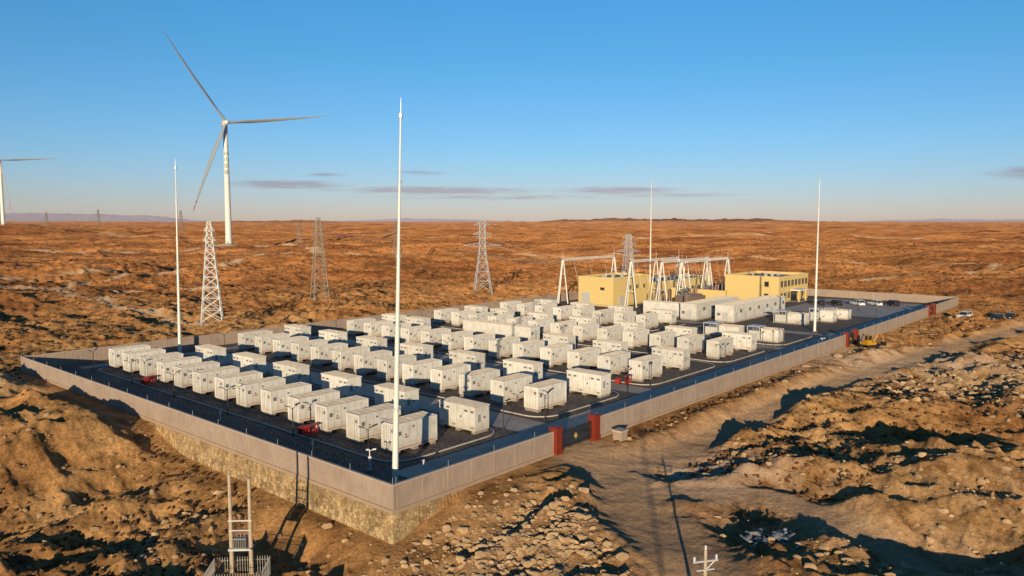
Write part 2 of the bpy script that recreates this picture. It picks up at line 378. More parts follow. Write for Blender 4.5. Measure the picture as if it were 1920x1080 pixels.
rn,rf=masks(Q[:,0],Q[:,1]);ok&=(np.maximum(rn,rf)<.15)&(fbm(Q[:,0]/30,Q[:,1]/30,3,77)>-.1)
Q=Q[ok];S=(.07+.14*rng.random(len(Q)))*(1+np.hypot(Q[:,0],Q[:,1])/300)
scrub=simple("dry_scrub",(.13,.065,.028),1,var=.4,scale=.5,matte=True)
scatter("desert_scrub",np.column_stack([Q,hfun(Q[:,0],Q[:,1])+S*.3]),S,scrub,flat=.8,jit=.6)

# ------------------------------------------------------------------ compound platform
def rrect(u0,v0,u1,v1,r,n=6):
    pts=[]
    for cx,cy,a0 in ((u1-r,v1-r,0),(u0+r,v1-r,90),(u0+r,v0+r,180),(u1-r,v0+r,270)):
        for i in range(n+1):
            a=R(a0+90*i/n);pts.append((cx+r*math.cos(a),cy+r*math.sin(a)))
    return pts
b=MB();b.box(.3,.3,-.6,SITE_U-.3,SITE_V-.3,0,'gravel');puts("compound_gravel_ground",b,0,0)
b=MB()
def slab(u0,v0,u1,v1,z,k='road'): b.poly([(u0,v0,z),(u1,v0,z),(u1,v1,z),(u0,v1,z)],k)
slab(6.5,3.4,213,8.0,.012)
slab(26.2,.3,31.4,91.5,.017);slab(53,8,57,91.5,.017);slab(104,8,107.6,91.5,.017)
slab(7.2,89.2,130,91.8,.022)
slab(128.5,8,131.5,92,.017);slab(118.5,.3,123.0,3.4,.012);slab(184.3,.3,189,3.4,.012)
slab(170,8,213,36,.016)
puts("concrete_road",b,0,0)
beds=[(8,9.4,25.2,87.8),(32.4,9.4,51.9,87.8),(58.1,9.4,82,87.8),(83.5,9.4,102.9,87.8),(108.6,40,128,87.8),(108.6,9.4,128,36)]
for (u0,v0,u1,v1) in beds:
    k=MB();o=rrect(u0,v0,u1,v1,3.2);i_=rrect(u0+.15,v0+.15,u1-.15,v1-.15,3.05);n=len(o)
    for a in range(n):
        c=(a+1)%n
        k.poly([(*o[a],0),(*o[c],0),(*o[c],.13),(*o[a],.13)],'kerb');k.poly([(*o[a],.13),(*o[c],.13),(*i_[c],.13),(*i_[a],.13)],'kerb')
    k.poly([(*q,.10) for q in i_],'gravel')
    puts("gravel_bed",k,0,0)

# ------------------------------------------------------------------ perimeter wall
M['kerbwall']=simple("wall_coping",(.50,.39,.32),.9)
def wall_run(b,p,q,h=2.35,z0=-.25):
    p=Vector((*p,0));q=Vector((*q,0));d=q-p;L=d.length;d.normalize();a=math.atan2(d.y,d.x)
    T=Matrix.Translation(p)@Matrix.Rotation(a,4,'Z');n=max(1,round(L/3));s=L/n
    for i in range(n):
        x0=i*s;x1=x0+s
        b.box(x0+.16,-.07,z0+.35,x1-.16,.07,h-.16,'wall',T)
        b.box(x0-.16,-.10,z0+.35,x0+.16,.10,h-.1,'wall',T)
        b.box(x0+.16,-.085,1.16,x1-.16,.085,1.20,'wall',T)
    b.box(L-.16,-.10,z0+.35,L+.16,.10,h-.1,'wall',T)
    b.box(-.16,-.19,z0,L+.16,.19,z0+.35,'wall',T)
    b.box(-.17,-.13,h-.12,L+.17,.13,h,'kerbwall',T)
    for i in range(n+1):
        if i%2==0: b.tube(T@Vector((i*s,0,h)),T@Vector((i*s,.0,h+.6)),.025,.025,'fence',4)
U,V_=SITE_U,SITE_V
for p,q in (((0,0),(0,V_)),((.36,0),(22.4,0)),((30.6,0),(117.4,0)),((124.1,0),(183.4,0)),((190,0),(U,0)),((.36,V_),(U,V_)),((U,.36),(U,V_-.36))):
    b=MB();wall_run(b,p,q);puts("perimeter_wall",b,0,0)
b=MB()
zt,zb=-.252,-5.2
c0=(-.22,-.22,zt);c1=(-.7,-.7,zb)
b.poly([(-.22,60,zt),(-.7,60,zb),c1,c0],'stone')
b.poly([c0,c1,(20,-.7,zb),(20,-.22,zt)],'stone')
b.poly([(-.22,60,zt),c0,(20,-.22,zt),(20,1,zt),(1,1,zt),(1,60,zt)],'stone')
puts("stone_retaining_wall",b,0,0)

# ------------------------------------------------------------------ gates
def gate(uc0,uc1):
    for uu in (uc0,uc1):
        g=MB();g.box(-.5,-.5,-.25,.5,.5,2.55,'redgran');g.box(-.6,-.6,2.55,.6,.6,2.72,'redgran');g.box(-.52,-.52,2.72,.52,.52,2.8,'redgran')
        g.box(-.56,-.56,-.25,.56,.56,.25,'redgran');puts("gate_pillar",g,uu,0)
    g=MB();L=uc1-uc0-1.1;g.box(0,-.04,.15,L,.04,.25,'black');g.box(0,-.04,1.85,L,.04,1.93,'black');g.box(0,-.04,1.0,L,.04,1.06,'black')
    x=0
    while x<=L: g.box(x-.025,-.025,.1,x+.025,.025,2.1,'black');x+=.16
    for cx in (L*.5,):
        T=Matrix.Translation((cx,0,1.05))@Matrix.Rotation(R(45),4,'Y');g.box(-.24,-.06,-.24,.24,.06,.24,'gold',T)
    for x in (.3,L-.3): g.tube((x,-.05,.08),(x,.05,.08),.08,.08,'black')
    puts("sliding_gate",g,uc0+.55,0)
gate(22.9,30.1);gate(117.9,123.6);gate(183.9,189.5)
g=MB();g.box(-.6,-.6,-.6,.6,.6,.75,'wall');g.box(-.7,-.7,.75,.7,.7,.95,'kerbwall');x,y=W(32.2,-2.2);put("stone_pedestal",g,x,y,0,SA)

# ------------------------------------------------------------------ containers
M['markred']=simple("red_stripe",(.36,.05,.035),.5);M['markgrey']=simple("grey_mark",(.12,.12,.14),.5)
def m_batt():
    b=MB();L,Wd,z0,z1=6.06,2.44,.42,3.3
    for x in (.1,2.7,5.3): b.box(x,.1,.0,x+.6,Wd-.1,z0,'conc')
    b.box(.03,.03,z0,L-.03,Wd-.03,z1-.06,'paint')
    b.box(0,0,z0-.02,L,Wd,z0+.14,'paint')
    for x in (0,L-.14):
        for y in (0,Wd-.14): b.box(x,y,z0+.14,x+.14,y+.14,z1-.16,'paint')
    b.box(0,0,z1-.16,L,.14,z1,'paint');b.box(0,Wd-.14,z1-.16,L,Wd,z1,'paint');b.box(0,.14,z1-.16,.14,Wd-.14,z1,'paint');b.box(L-.14,.14,z1-.16,L,Wd-.14,z1,'paint')
    b.box(.14,.14,z1-.06,L-.14,Wd-.14,z1-.03,'roof')
    for i in range(1,6): b.box(i*L/6-.03,.14,z1-.03,i*L/6+.03,Wd-.14,z1+.0,'roof')
    for s,y in ((-1,.03),(1,Wd-.03)):
        f=lambda y0,d:(min(y0,y0+s*d),max(y0,y0+s*d))
        a,c=f(y,.012)
        for i in range(1,6): b.box(i*L/6-.018,a,z0+.2,i*L/6+.018,c,z1-.2,'seam')
        a,c=f(y,.05)
        b.box(.35,a,2.0,.75,c,2.45,'vent');b.box(L-1.0,a,z0+.35,L-.3,c,1.3,'paint')
        b.box(2.4,a,2.6,2.65,c,2.8,'vent');
        a,c=f(y,.03)
        b.box(1.25,a,1.62,1.8,c,1.74,'markgrey');b.box(1.35,a,1.85,1.55,c,2.05,'markred')
        b.box(3.15,a,1.5,3.22,c,1.75,'seam');b.box(4.15,a,1.5,4.22,c,1.75,'seam')
        b.box(.16,a,z0+.16,L-.16,c,z0+.21,'markred')
    for s,x in ((-1,.03),(1,L-.03)):
        d=s*.02;b.box(min(x,x+d),Wd/2-.012,z0+.15,max(x,x+d),Wd/2+.012,z1-.2,'seam')
        d=s*.06
        for y in (.45,.85,1.5,1.9): b.tube((x+d,y,z0+.2),(x+d,y,z1-.25),.02,.02,'seam',4)
        b.box(min(x,x+d),.35,2.35,max(x,x+d),.7,2.7,'vent')
    return b.mesh("battery_container")
def m_pcs():
    b=MB();L,Wd,z0,z1=2.5,6.1,.35,3.25
    for y in (.1,2.75,5.4): b.box(.1,y,0,L-.1,y+.6,z0,'conc')
    b.box(.04,.04,z0,L-.04,Wd-.04,z1-.12,'paint')
    b.box(-.05,-.05,z1-.12,L+.05,Wd+.05,z1,'paint')
    b.box(.1,.1,z1,L-.1,Wd-.1,z1+.03,'roof')
    for y in (1.9,3.9): b.box(.05,y-.05,z1+.03,L-.05,y+.05,z1+.06,'paint')
    for s,x in ((-1,.04),(1,L-.04)):
        g=lambda d:(min(x,x+s*d),max(x,x+s*d))
        for i in range(1,6):
            a,c=g(.012);b.box(a,i*Wd/6-.018,z0+.15,c,i*Wd/6+.018,z1-.25,'seam')
        a,c=g(.04)
        for i in (0,1,4,5): b.box(a,i*Wd/6+.25,2.5,c,(i+1)*Wd/6-.25,2.75,'vent')
        for i in (0,3,5): b.box(a,i*Wd/6+.25,.6,c,(i+1)*Wd/6-.25,.85,'seam')
        b.box(a,2.3,1.7,c,2.5,1.95,'markgrey')
    for s,y in ((-1,.04),(1,Wd-.04)):
        g=lambda d:(min(y,y+s*d),max(y,y+s*d));a,c=g(.012);b.box(L/2-.015,a,z0+.1,L/2+.015,c,z1-.2,'seam')
        a,c=g(.05);b.box(.5,a,1.4,.95,c,2.3,'seam');b.box(1.5,a,1.7,1.75,c,1.95,'markgrey')
    b.box(L,1.0,.0,L+.9,5.,.12,'conc')
    return b.mesh("inverter_container")
MBATT=m_batt();MPCS=m_pcs()
jit=lambda a:random.uniform(-a,a)
rowsA=[(10.4,range(13)),(34.4,range(13)),(60.,range(13)),(86.,range(13)),(110.2,range(5,13))]
for u0,rg in rowsA:
    for i in rg: puts("battery_container",MBATT,u0+jit(.15),11.9+6.06*i+jit(.1),.1,jit(.008))
for u0,vs in ((21.7,[11+12.35*i for i in range(6)]),(46.8,[10.6+12.35*i for i in range(7)]),(72.6,[11.6,24,36,76,84.5]),(97.6,[11,23.5,36,48.4,60.8,73,82]),(122.5,[42,54.4,66.8,79])):
    for vv in vs: puts("inverter_container",MPCS,u0+jit(.15),vv+jit(.2),.1)
M['seam2']=simple("door_light_grey",(.5,.5,.48),.5)
def longbox(L,Wd,h,n,name,u,v,rot=0,z=0.02):
    b=MB();b.box(.1,.1,0,L-.1,Wd-.1,.35,'conc');b.box(0,0,.35,L,Wd,h-.15,'paint');b.box(-.12,-.12,h-.15,L+.12,Wd+.12,h,'paint');b.box(.1,.1,h,L-.1,Wd-.1,h+.03,'roof')
    s=L/n
    for i in range(n+1):
        x=min(max(i*s,.03),L-.03)
        b.box(x-.03,-.03,.4,x+.03,0,h-.2,'seam');b.box(x-.05,.0,h+.03,x+.05,Wd,h+.08,'paint')
    for i in range(n):
        x=i*s
        b.box(x+s*.25,-.05,h*.55,x+s*.7,0,h*.75,'vent') if i%2 else b.box(x+s*.2,-.04,.45,x+s*.65,0,2.5,'seam2')
    for s_,x in ((-1,0),(1,L)):
        b.box(min(x,x+s_*.04),Wd*.3,.45,max(x,x+s_*.04),Wd*.62,2.5,'seam2')
        b.box(min(x,x+s_*.06),Wd*.72,1.6,max(x,x+s_*.06),Wd*.9,2.3,'vent')
    puts(name,b,u,v,z,rot)
longbox(19.5,3.0,3.2,8,"switchgear_container",81.0,49.5,R(90),.1)
longbox(11.5,3.0,3.7,4,"switchgear_container",139.2,47.,R(90))
longbox(24,4.6,4.3,9,"switchgear_container",133,41)
longbox(32,5.0,4.3,12,"switchgear_container",135,32.)
def aux(u,v,L,Wd,h):
    b=MB();b.box(0,0,0,Wd,L,.3,'conc');b.box(.1,.1,.3,Wd-.1,L*.55,h,'paint');b.box(.0,0.,h,Wd,L*.58,h+.1,'roof')
    b.box(.3,L*.6,.3,Wd-.3,L*.95,h*.8,'seam2')
    for i in range(7): b.box(.1,L*.6+i*L*.052,.5,.25,L*.6+i*L*.052+.06,h*.75,'whitesteel')
    for y in (L*.6,L*.97):
        for x in (.05,Wd-.12): b.box(x,y,.3,x+.08,y+.08,h+.3,'whitesteel')
    b.box(0,L*.6-.02,h+.3,Wd,L*.98+.05,h+.38,'whitesteel')
    for y in (L*.68,L*.78,L*.88): b.tube((Wd/2,y,h*.8),(Wd/2,y,h*.8+.9),.12,.08,'insul',8)
    puts("auxiliary_transformer",b,u,v,.02)
aux(112.5,20.3,8.5,3,2.4);aux(111.5,11.2,7,3,2.7);aux(143,17.5,8,3,2.6);aux(152,14,6,3,2.8);aux(160,13,6,3,2.3)

# ------------------------------------------------------------------ lightning masts
def mast(u,v,h,tilt=0,r0=.31):
    b=MB();z=0;segs=[(0,.2),(.2,.42),(.42,.6),(.6,.79),(.79,.95)];rs=[r0,r0*.8,r0*.62,r0*.46,r0*.3]
    for (a,c),r in zip(segs,rs):
        b.tube((0,0,a*h),(0,0,c*h),r,r*.86,'whitesteel',14);b.tube((0,0,c*h-.12),(0,0,c*h+.12),r*1.35,r*1.35,'galv',14)
    b.tube((0,0,.95*h),(0,0,h),.05,.015,'galv',6);b.tube((0,0,.95*h),(0,0,.955*h+.2),.22,.22,'galv',10)
    b.tube((0,0,0),(0,0,.15),r0*1.8,r0*1.8,'conc',14)
    for i in range(int(h*.9/.45)):
        z=.8+i*.45;b.tube((-.33,0,z),(-.2,0,z),.012,.012,'galv',4,False)
    o=puts("lightning_mast",b,u,v,0)
    o.rotation_euler=(Matrix.Rotation(tilt,3,'Y')@Matrix.Rotation(SA,3,'Z')).to_euler()
mast(4.7,5.3,36.3,R(1.6));mast(25.4,92.6,36.6,R(.8));mast(134,12,36,0);mast(167,75,38.5,0)

# ------------------------------------------------------------------ lattice towers
def lattice(name,x,y,h,wb,wt,np_,k,arms=(),r=.09,rot=0,z=None,waist=None):
    b=MB()
    def w(t):
        if waist and t<waist[0]: return wb+(waist[1]-wb)*t/waist[0]
        if waist: return waist[1]+(wt-waist[1])*(t-waist[0])/(1-waist[0])
        return wb+(wt-wb)*t
    tot=0;hs=[]
    for i in range(np_): hs.append(1-.55*i/np_);tot+=hs[-1]
    ts=[0]
    for q in hs: ts.append(ts[-1]+q/tot)
    cr=lambda t:[Vector((sx*w(t)/2,sy*w(t)/2,t*h)) for sx,sy in ((-1,-1),(1,-1),(1,1),(-1,1))]
    for t0,t1 in zip(ts[:-1],ts[1:]):
        A=cr(t0);B=cr(t1)
        for i in range(4):
            j=(i+1)%4
            b.tube(A[i],B[i],r,r,k,4,False);b.tube(A[i],B[j],r*.6,r*.6,k,4,False);b.tube(A[j],B[i],r*.6,r*.6,k,4,False);b.tube(B[i],B[j],r*.6,r*.6,k,4,False)
    for t,ln in arms:
        z0=t*h;ww=w(t)/2
        for s in (-1,1):
            tip=Vector((s*ln,0,z0+.3))
            for sy in (-1,1):
                b.tube((s*ww,sy*ww,z0),tip,r*.8,r*.5,k,4,False);b.tube((s*ww,sy*ww,z0+1.3),tip,r*.7,r*.5,k,4,False)
                for f in (.33,.66):
                    p=Vector((s*ww,sy*ww,z0)).lerp(tip,f);q=Vector((s*ww,sy*ww,z0+1.3)).lerp(tip,f);b.tube(p,q,r*.4,r*.4,k,4,False)
            b.tube(tip,tip-Vector((0,0,1.6)),.1,.1,'insul',5)
    for sx,sy in ((-1,-1),(1,-1),(1,1),(-1,1)): b.box(sx*wb/2-.4,sy*wb/2-.4,-2.5,sx*wb/2+.4,sy*wb/2+.4,.15,'conc')
    put(name,b,x,y,H1(x,y) if z is None else z,rot)
lattice("white_lattice_tower",-75.4,191.8,25.0,4.9,.8,11,'whitesteel',[(.80,1.5),(.9,1.2)],r=.13,rot=.3)
lattice("power_pylon",-61.5,244.6,25.4,4.8,1.0,9,'rust',[(.78,1.9),(.9,1.7)],r=.10,rot=.5)
lattice("power_pylon",-10.9,283.4,26,6.2,1.9,9,'galv',[(.64,7.2),(.80,3.4),(.93,3.0)],r=.13,rot=.15,waist=(.6,2.0))
lattice("power_pylon",-249.7,904,26,6,1.5,7,'rust',[(.7,4),(.85,3)],r=.16)
lattice("power_pylon",52,343,20.5,5,1.6,8,'galv',[(.62,5.5),(.78,3.5),(.92,3.0)],r=.13,rot=.2)
lattice("power_pylon",-86,574,28,6,1.5,8,'rust',[(.7,3),(.85,2.5)],r=.14)
lattice("power_pylon",-707,1646,46,9,2,8,'rust',[(.7,8),(.85,6)],r=.25)
lattice("power_pylon",-1510,2500,56,11,3,8,'rust',[(.7,10),(.85,8)],r=.35)
lattice("power_pylon",-1690,3150,66,11,3,8,'rust',[(.7,11),(.85,8)],r=.4)
# conductors
def wires(pairs,sag,r=.04):
    b=MB()
    for p,q in pairs:
        p=Vector(p);q=Vector(q);pr=p;n=18
        for i in range(1,n+1):
            t=i/n;c=p.lerp(q,t)-Vector((0,0,sag*4*t*(1-t)));b.tube(pr,c,r,r,'wire',3,False);pr=c
    put("power_line",b)
def base(x,y,z): return H1(x,y)+z
pA=(-10.9,283.4);pB=(-61.5,244.6);pC=(52,343);pD=(-86,574);pE=(-249.7,904)
zA=H1(*pA);zB=H1(*pB);zC=H1(*pC);zD=H1(*pD);zE=H1(*pE)
g1=W(150,92.5);g2=W(170,92.5)
wires([((pA[0]+s,pA[1],zA+16),(g1[0]+s*.5,g1[1],13.2)) for s in (-7,0,7)]+[((pA[0]+s,pA[1],zA+20),(g2[0]+s,g2[1],13.2)) for s in (-3,3)],3)
wires([((pB[0]+s*.3,pB[1],zB+20),(-75.4+s*.3,191.8,H1(-75.4,191.8)+20)) for s in (-5,5)]+[((pB[0]+s*.3,pB[1],zB+22),(pD[0]+s*.4,pD[1],zD+20)) for s in (-6,0,6)]+[((pD[0]+s*.4,pD[1],zD+20),(pE[0]+s*.5,pE[1],zE+19)) for s in (-6,6)]+[((pA[0]+s,pA[1],zA+16),(pC[0]+s*.7,pC[1],zC+13)) for s in (-7,7)],5)

# ------------------------------------------------------------------ substation gantries
def gantry(u0,v0,L,h,bays,pin=3):
    b=MB();k='whitesteel'
    for i in range(bays+1):
        x=i*L/bays
        for s in (-1,1):
            b.tube((x,s*2.0,0),(x,s*.25,h),.19,.16,k,8)
        for zf in (.35,.68): b.tube((x,-2*(1-zf)-.25*zf,h*zf),(x,2*(1-zf)+.25*zf,h*zf),.08,.08,k,6)
        if i in (0,bays): b.tube((x+(-2 if i==0 else 2),0,0),(x,0,h),.15,.12,k,8)
        b.tube((x,0,h),(x,0,h+pin),.06,.03,k,5)
    n=max(6,int(L/1.2))
    for y,z in ((-.35,h-.1),(.35,h-.1),(0,h+.55)): b.tube((0,y,z),(L,y,z),.07,.07,k,5)
    for i in range(n):
        a=i*L/n;c=(i+1)*L/n;m=(a+c)/2
        for y in (-.35,.35): b.tube((a,y,h-.1),(m,0,h+.55),.04,.04,k,4,False);b.tube((m,0,h+.55),(c,y,h-.1),.04,.04,k,4,False)
        b.tube((a,-.35,h-.1),(c,.35,h-.1),.03,.03,k,4,False)
    for i in range(bays*3):
        x=(i+.7)*L/(bays*3+.4);b.tube((x,.0,h-.1),(x,-.3,h-2.2),.1,.1,'insul',6);b.tube((x,-.3,h-2.2),(x+.3,-1.6,5.5),.03,.03,'galv',4,False)
    puts("substation_gantry",b,u0,v0,0)
gantry(145,92.5,28,13.2,1);gantry(149,70.6,28,13.2,2,3);gantry(166,63.5,31,12.6,2,2.5);gantry(160,66.8,30,12.8,2,1.5)
def trafo(u,v):
    b=MB();b.box(-.3,-.3,0,7.3,4.3,.4,'conc');b.box(0,0,.4,7,4,3.6,'brown');b.box(.1,.1,3.6,6.9,3.9,3.75,'trgrey')
    for i in range(12): b.box(.3+i*.55,-1.3,.9,.42+i*.55,-.0,3.4,'brown')
    for i in range(12): b.box(.3+i*.55,4.,.9,.42+i*.55,5.2,3.4,'brown')
    b.tube((.5,3.4,4.8),(5,3.4,4.8),.5,.5,'trgrey',12)
    for x in (1,4.4): b.box(x,3.2,3.75,x+.15,3.6,4.4,'trgrey')
    for i in range(3):
        x=1.3+i*2;b.tube((x,1.2,3.7),(x,.9,5.8),.22,.1,'insul',8)
        for j in range(6): b.tube((x,1.15-.045*j,4.0+.27*j),(x,1.14-.045*j,4.07+.27*j),.3,.3,'insul',8)
    puts("power_transformer",b,u,v,.02)
trafo(158,56);trafo(172,56)
for i,(u,v) in enumerate([(150,60),(153,60),(156,62),(152,66),(155,66),(158,66),(180,60),(183,60),(186,60),(150,53),(187,66),(163,66),(190,64),(169,66)]):
    b=MB();b.box(-.3,-.3,0,.3,.3,.3,'conc');b.tube((0,0,.3),(0,0,2.6),.12,.12,'galv',8);b.tube((0,0,2.6),(0,0,4.8),.14,.1,'insul',8)
    for j in range(7): b.tube((0,0,2.8+.27*j),(0,0,2.87+.27*j),.24,.24,'insul',8)
    b.box(-.3,-.06,4.8,.3,.06,4.95,'galv');puts("post_insulator",b,u,v,.02)
b=MB();b.box(0,0,0,.25,18,4.6,'yellow');b.box(-.08,-.1,4.6,.33,18.1,4.72,'yellow2');b.box(-.1,-.1,0,.35,.3,4.6,'yellow2');b.box(-.1,8.8,0,.35,9.2,4.6,'yellow2');puts("firewall",b,168.2,50,.02)

# ------------------------------------------------------------------ buildings
def building(name,u0,v0,L,D,h,par,wins,extra=None):
    x,y=W(u0,v0);e=bpy.data.objects.new(name,None);e.location=(x,y,0);e.rotation_euler=(0,0,SA);col.objects.link(e)
    b=MB();b.box(0,0,0,L,D,h-.02,'yellow');b.box(-.06,-.06,0,L+.06,D+.06,.6,'yellow2')
    t=.3
    b.box(-.08,-.08,h-.02,L+.08,t,h+par,'yellow');b.box(-.08,D-t,h-.02,L+.08,D+.08,h+par,'yellow');b.box(-.08,t,h-.02,t,D-t,h+par,'yellow');b.box(L-t,t,h-.02,L+.08,D-t,h+par,'yellow')
    o=put("walls",b,parent=e)
    b=MB();b.box(t,t,h-.01,L-t,D-t,h+.05,'bldroof')
    for i in range(int(L/5)):
        xx=2.5+i*5;b.box(xx,D*.4,h+.05,xx+.8,D*.4+.8,h+.9,'galv')
        if i%2: b.tube((xx+1.5,D*.7,h+.05),(xx+1.5,D*.7,h+1.2),.25,.25,'galv',8)
    put("roof",b,parent=e)
    b=MB()
    for (face,a,z,w,hh) in wins:
        if face=='S':
            b.box(a,-.09,z,a+w,-.0,z+hh,'yellow2');b.box(a+.08,-.13,z+.08,a+w-.08,-.09,z+hh-.08,'glass');b.box(a+w/2-.03,-.15,z+.08,a+w/2+.03,-.13,z+hh-.08,'whitesteel');b.box(a-.1,-.2,z-.12,a+w+.1,0,z,'yellow2')
        elif face=='W':
            b.box(-.09,a,z,0,a+w,z+hh,'yellow2');b.box(-.13,a+.08,z+.08,-.09,a+w-.08,z+hh-.08,'glass');b.box(-.2,a-.1,z-.12,0,a+w+.1,z,'yellow2')
        elif face=='D':
            b.box(-.1,a,z,0,a+w,z+hh,'seam2')
            for q in range(1,6): b.box(-.13,a+.05,z+hh*q/6-.02,-.1,a+w-.05,z+hh*q/6+.02,'seam')
        elif face=='E':
            b.box(a,-.1,z,a+w,0,z+hh,'seam2')
    put("windows_and_doors",b,parent=e)
    if extra: put("porch",extra,parent=e)
w=[]
for i in range(8):
    if i not in (3,4): w.append(('S',1.1+i*2.85,1.1,2.0,2.0))
    w.append(('S',1.1+i*2.85,4.8,2.0,2.0))
w+=[('W',3,1.2,1.5,1.7),('W',3,4.9,1.5,1.7)]
ex=MB();ex.box(8.8,-3.2,3.4,15.2,-.2,3.8,'whitesteel')
for xx in (9.1,14.6): ex.box(xx,-3.0,0,xx+.4,-2.6,3.4,'yellow')
ex.box(9.6,-.16,0.1,14.4,-.1,3.1,'glass');ex.box(8.6,-3.4,0,15.4,-.1,.1,'conc')
building("control_building",187,42,24,17.5,7.3,.9,w,ex)
building("switchgear_building",145,74,20,12.5,8.0,.7,[('D',8.2,0.1,3.2,3.8),('W',3,4.8,1.6,.9),('E',3,.1,2.4,3.),('S',8,4.8,1.5,1.2),('S',12,4.8,1.5,1.2),('S',16,4.8,1.5,1.2)])
building("storage_building",166,74,40,12,5.6,.5,[('S',2+i*4,2,2,1.4) for i in range(9)])

# ------------------------------------------------------------------ wind turbines
M['blade']=simple("blade_grey",(.30,.32,.35),.5,var=.05)
def turbine(x,y,hub_h,z0,yaw,blade_ang,Lb=101,bend=19,text=True):
    e=bpy.data.objects.new("wind_turbine",None);e.location=(x,y,z0);col.objects.link(e)
    b=MB();n=24
    for i in range(n):
        t0=i/n;t1=(i+1)/n;r=lambda t:3.4-1.2*t
        b.tube((0,0,hub_h*.982*t0),(0,0,hub_h*.982*t1),r(t0),r(t1),'whitesteel',28,False)
    for t in (.25,.5,.75): b.tube((0,0,hub_h*t),(0,0,hub_h*t+.25),3.43-1.2*t,3.43-1.2*t,'galv',28)
    b.tube((0,0,-3),(0,0,.6),5,4.6,'conc',24);b.box(-.8,-3.6,.6,.8,-3.1,3,'seam2')
    o=put("tower",b,parent=e)
    for p in o.data.polygons: p.use_smooth=len(p.vertices)==4
    ax=Vector((math.sin(yaw),-math.cos(yaw),0));sd=Vector((math.cos(yaw),math.sin(yaw),0))
    Tm=Matrix(((sd.x,ax.x,0,0),(sd.y,ax.y,0,0),(0,0,1,hub_h),(0,0,0,1)))
    b=MB()
    secs=[(-10,1.7,1.9),(-9,2.2,2.4),(0,2.5,2.6),(3.0,2.2,2.3),(3.8,1.6,1.6)]
    ring=[]
    for yy,hw,hh in secs:
        pts=[]
        for a in range(16):
            t=2*math.pi*a/16;cx=math.copysign(abs(math.cos(t))**.45,math.cos(t))*hw;cz=math.copysign(abs(math.sin(t))**.45,math.sin(t))*hh
            pts.append(tuple(Tm@Vector((cx,yy,cz))))
        ring.append(pts)
    base=len(b.v);mi=b.mi('whitesteel')
    for rr in ring: b.v+=rr
    for i in range(len(ring)-1):
        for a in range(16): b.f.append((base+i*16+a,base+i*16+(a+1)%16,base+(i+1)*16+(a+1)%16,base+(i+1)*16+a));b.m.append(mi)
    b.f.append(tuple(base+a for a in range(16)));b.m.append(mi);b.f.append(tuple(base+(len(ring)-1)*16+a for a in range(16)));b.m.append(mi)
    b.box(-.9,-7.5,2.1,.9,-5.5,3.2,'galv',Tm)
    b.box(-2.56,-6.5,-.6,-2.5,-4.2,.9,'markgrey',Tm);b.box(2.5,-6.5,-.6,2.56,-4.2,.9,'markgrey',Tm)
    put("nacelle",b,parent=e)
    hc=6.0
    b=MB();prof=[(3.9,2.0),(5,2.5),(6.6,2.5),(7.6,2.0),(8.4,1.1),(8.7,.1)]
    for (y0,r0),(y1,r1) in zip(prof[:-1],prof[1:]): b.tube(Tm@Vector((0,y0,0)),Tm@Vector((0,y1,0)),r0,r1,'whitesteel',20,False)
    put("hub",b,parent=e)
    for ki,ang in enumerate(blade_ang):
        b=MB();d=Vector((math.cos(ang),0,math.sin(ang)));pr=Vector((-math.sin(ang),0,math.cos(ang)))
        ns=36;m=12;st=len(b.v);mi=b.mi('blade');mt=b.mi('markred')
        for i in range(ns+1):
            t=i/ns;rad=1.5+t*(Lb-1.5)
            if t<.05: ch,th=2.6,2.6
            elif t<.2: k_=(t-.05)/.15;ch=2.6+k_*1.6;th=2.6-k_*1.5
            else: k_=(t-.2)/.8;ch=4.2*(1-k_)**.8+.3;th=1.1*(1-k_)+.1
            tw=R(45*(1-t)**2+20)
            cdir=pr*math.cos(tw)+Vector((0,1,0))*math.sin(tw);tdir=-pr*math.sin(tw)+Vector((0,1,0))*math.cos(tw)
            c=d*rad+Vector((0,hc+bend*t**2,0))
            for a in range(m):
                q=2*math.pi*a/m;b.v.append(tuple(Tm@(c+cdir*(math.cos(q)*ch/2-.12*ch)+tdir*math.sin(q)*th/2)))
        for i in range(ns):
            for a in range(m):
                b.f.append((st+i*m+a,st+i*m+(a+1)%m,st+(i+1)*m+(a+1)%m,st+(i+1)*m+a));b.m.append(mt if (ki==2 and i in(31,33,34)) else mi)
        b.f.append(tuple(st+ns*m+a for a in range(m)));b.m.append(mi)
        o=put("blade",b,parent=e)
        for p in o.data.polygons: p.use_smooth=True
    if text:
        th=math.atan2(-y,-x)
        for i,ch in enumerate(["■","远","山","新","能"]):
            cu=bpy.data.curves.new("lettering","FONT");cu.body=ch;cu.size=5.2;cu.align_x='CENTER'
            to=bpy.data.objects.new("t",cu);col.objects.link(to);bpy.context.view_layer.update()
            me=bpy.data.meshes.new_from_object(to.evaluated_get(bpy.context.evaluated_depsgraph_get()));bpy.data.objects.remove(to)
            z=hub_h*.79-i*6.5;rr=3.4-1.2*(z/hub_h)+.06
            for vv in me.vertices:
                a=th+vv.co.x/rr;vv.co=Vector((rr*math.cos(a),rr*math.sin(a),z+vv.co.y))
            me.materials.clear();me.materials.append(M['black']);put("lettering",me,parent=e)
turbine(-294.5,800,124,H1(-294.5,800),R(34),[R(126.9),R(6.9),R(-113.1)])
turbine(-990,1500,124,H1(-990,1500),R(34),[R(140),R(4),R(-82)],Lb=98,text=False)

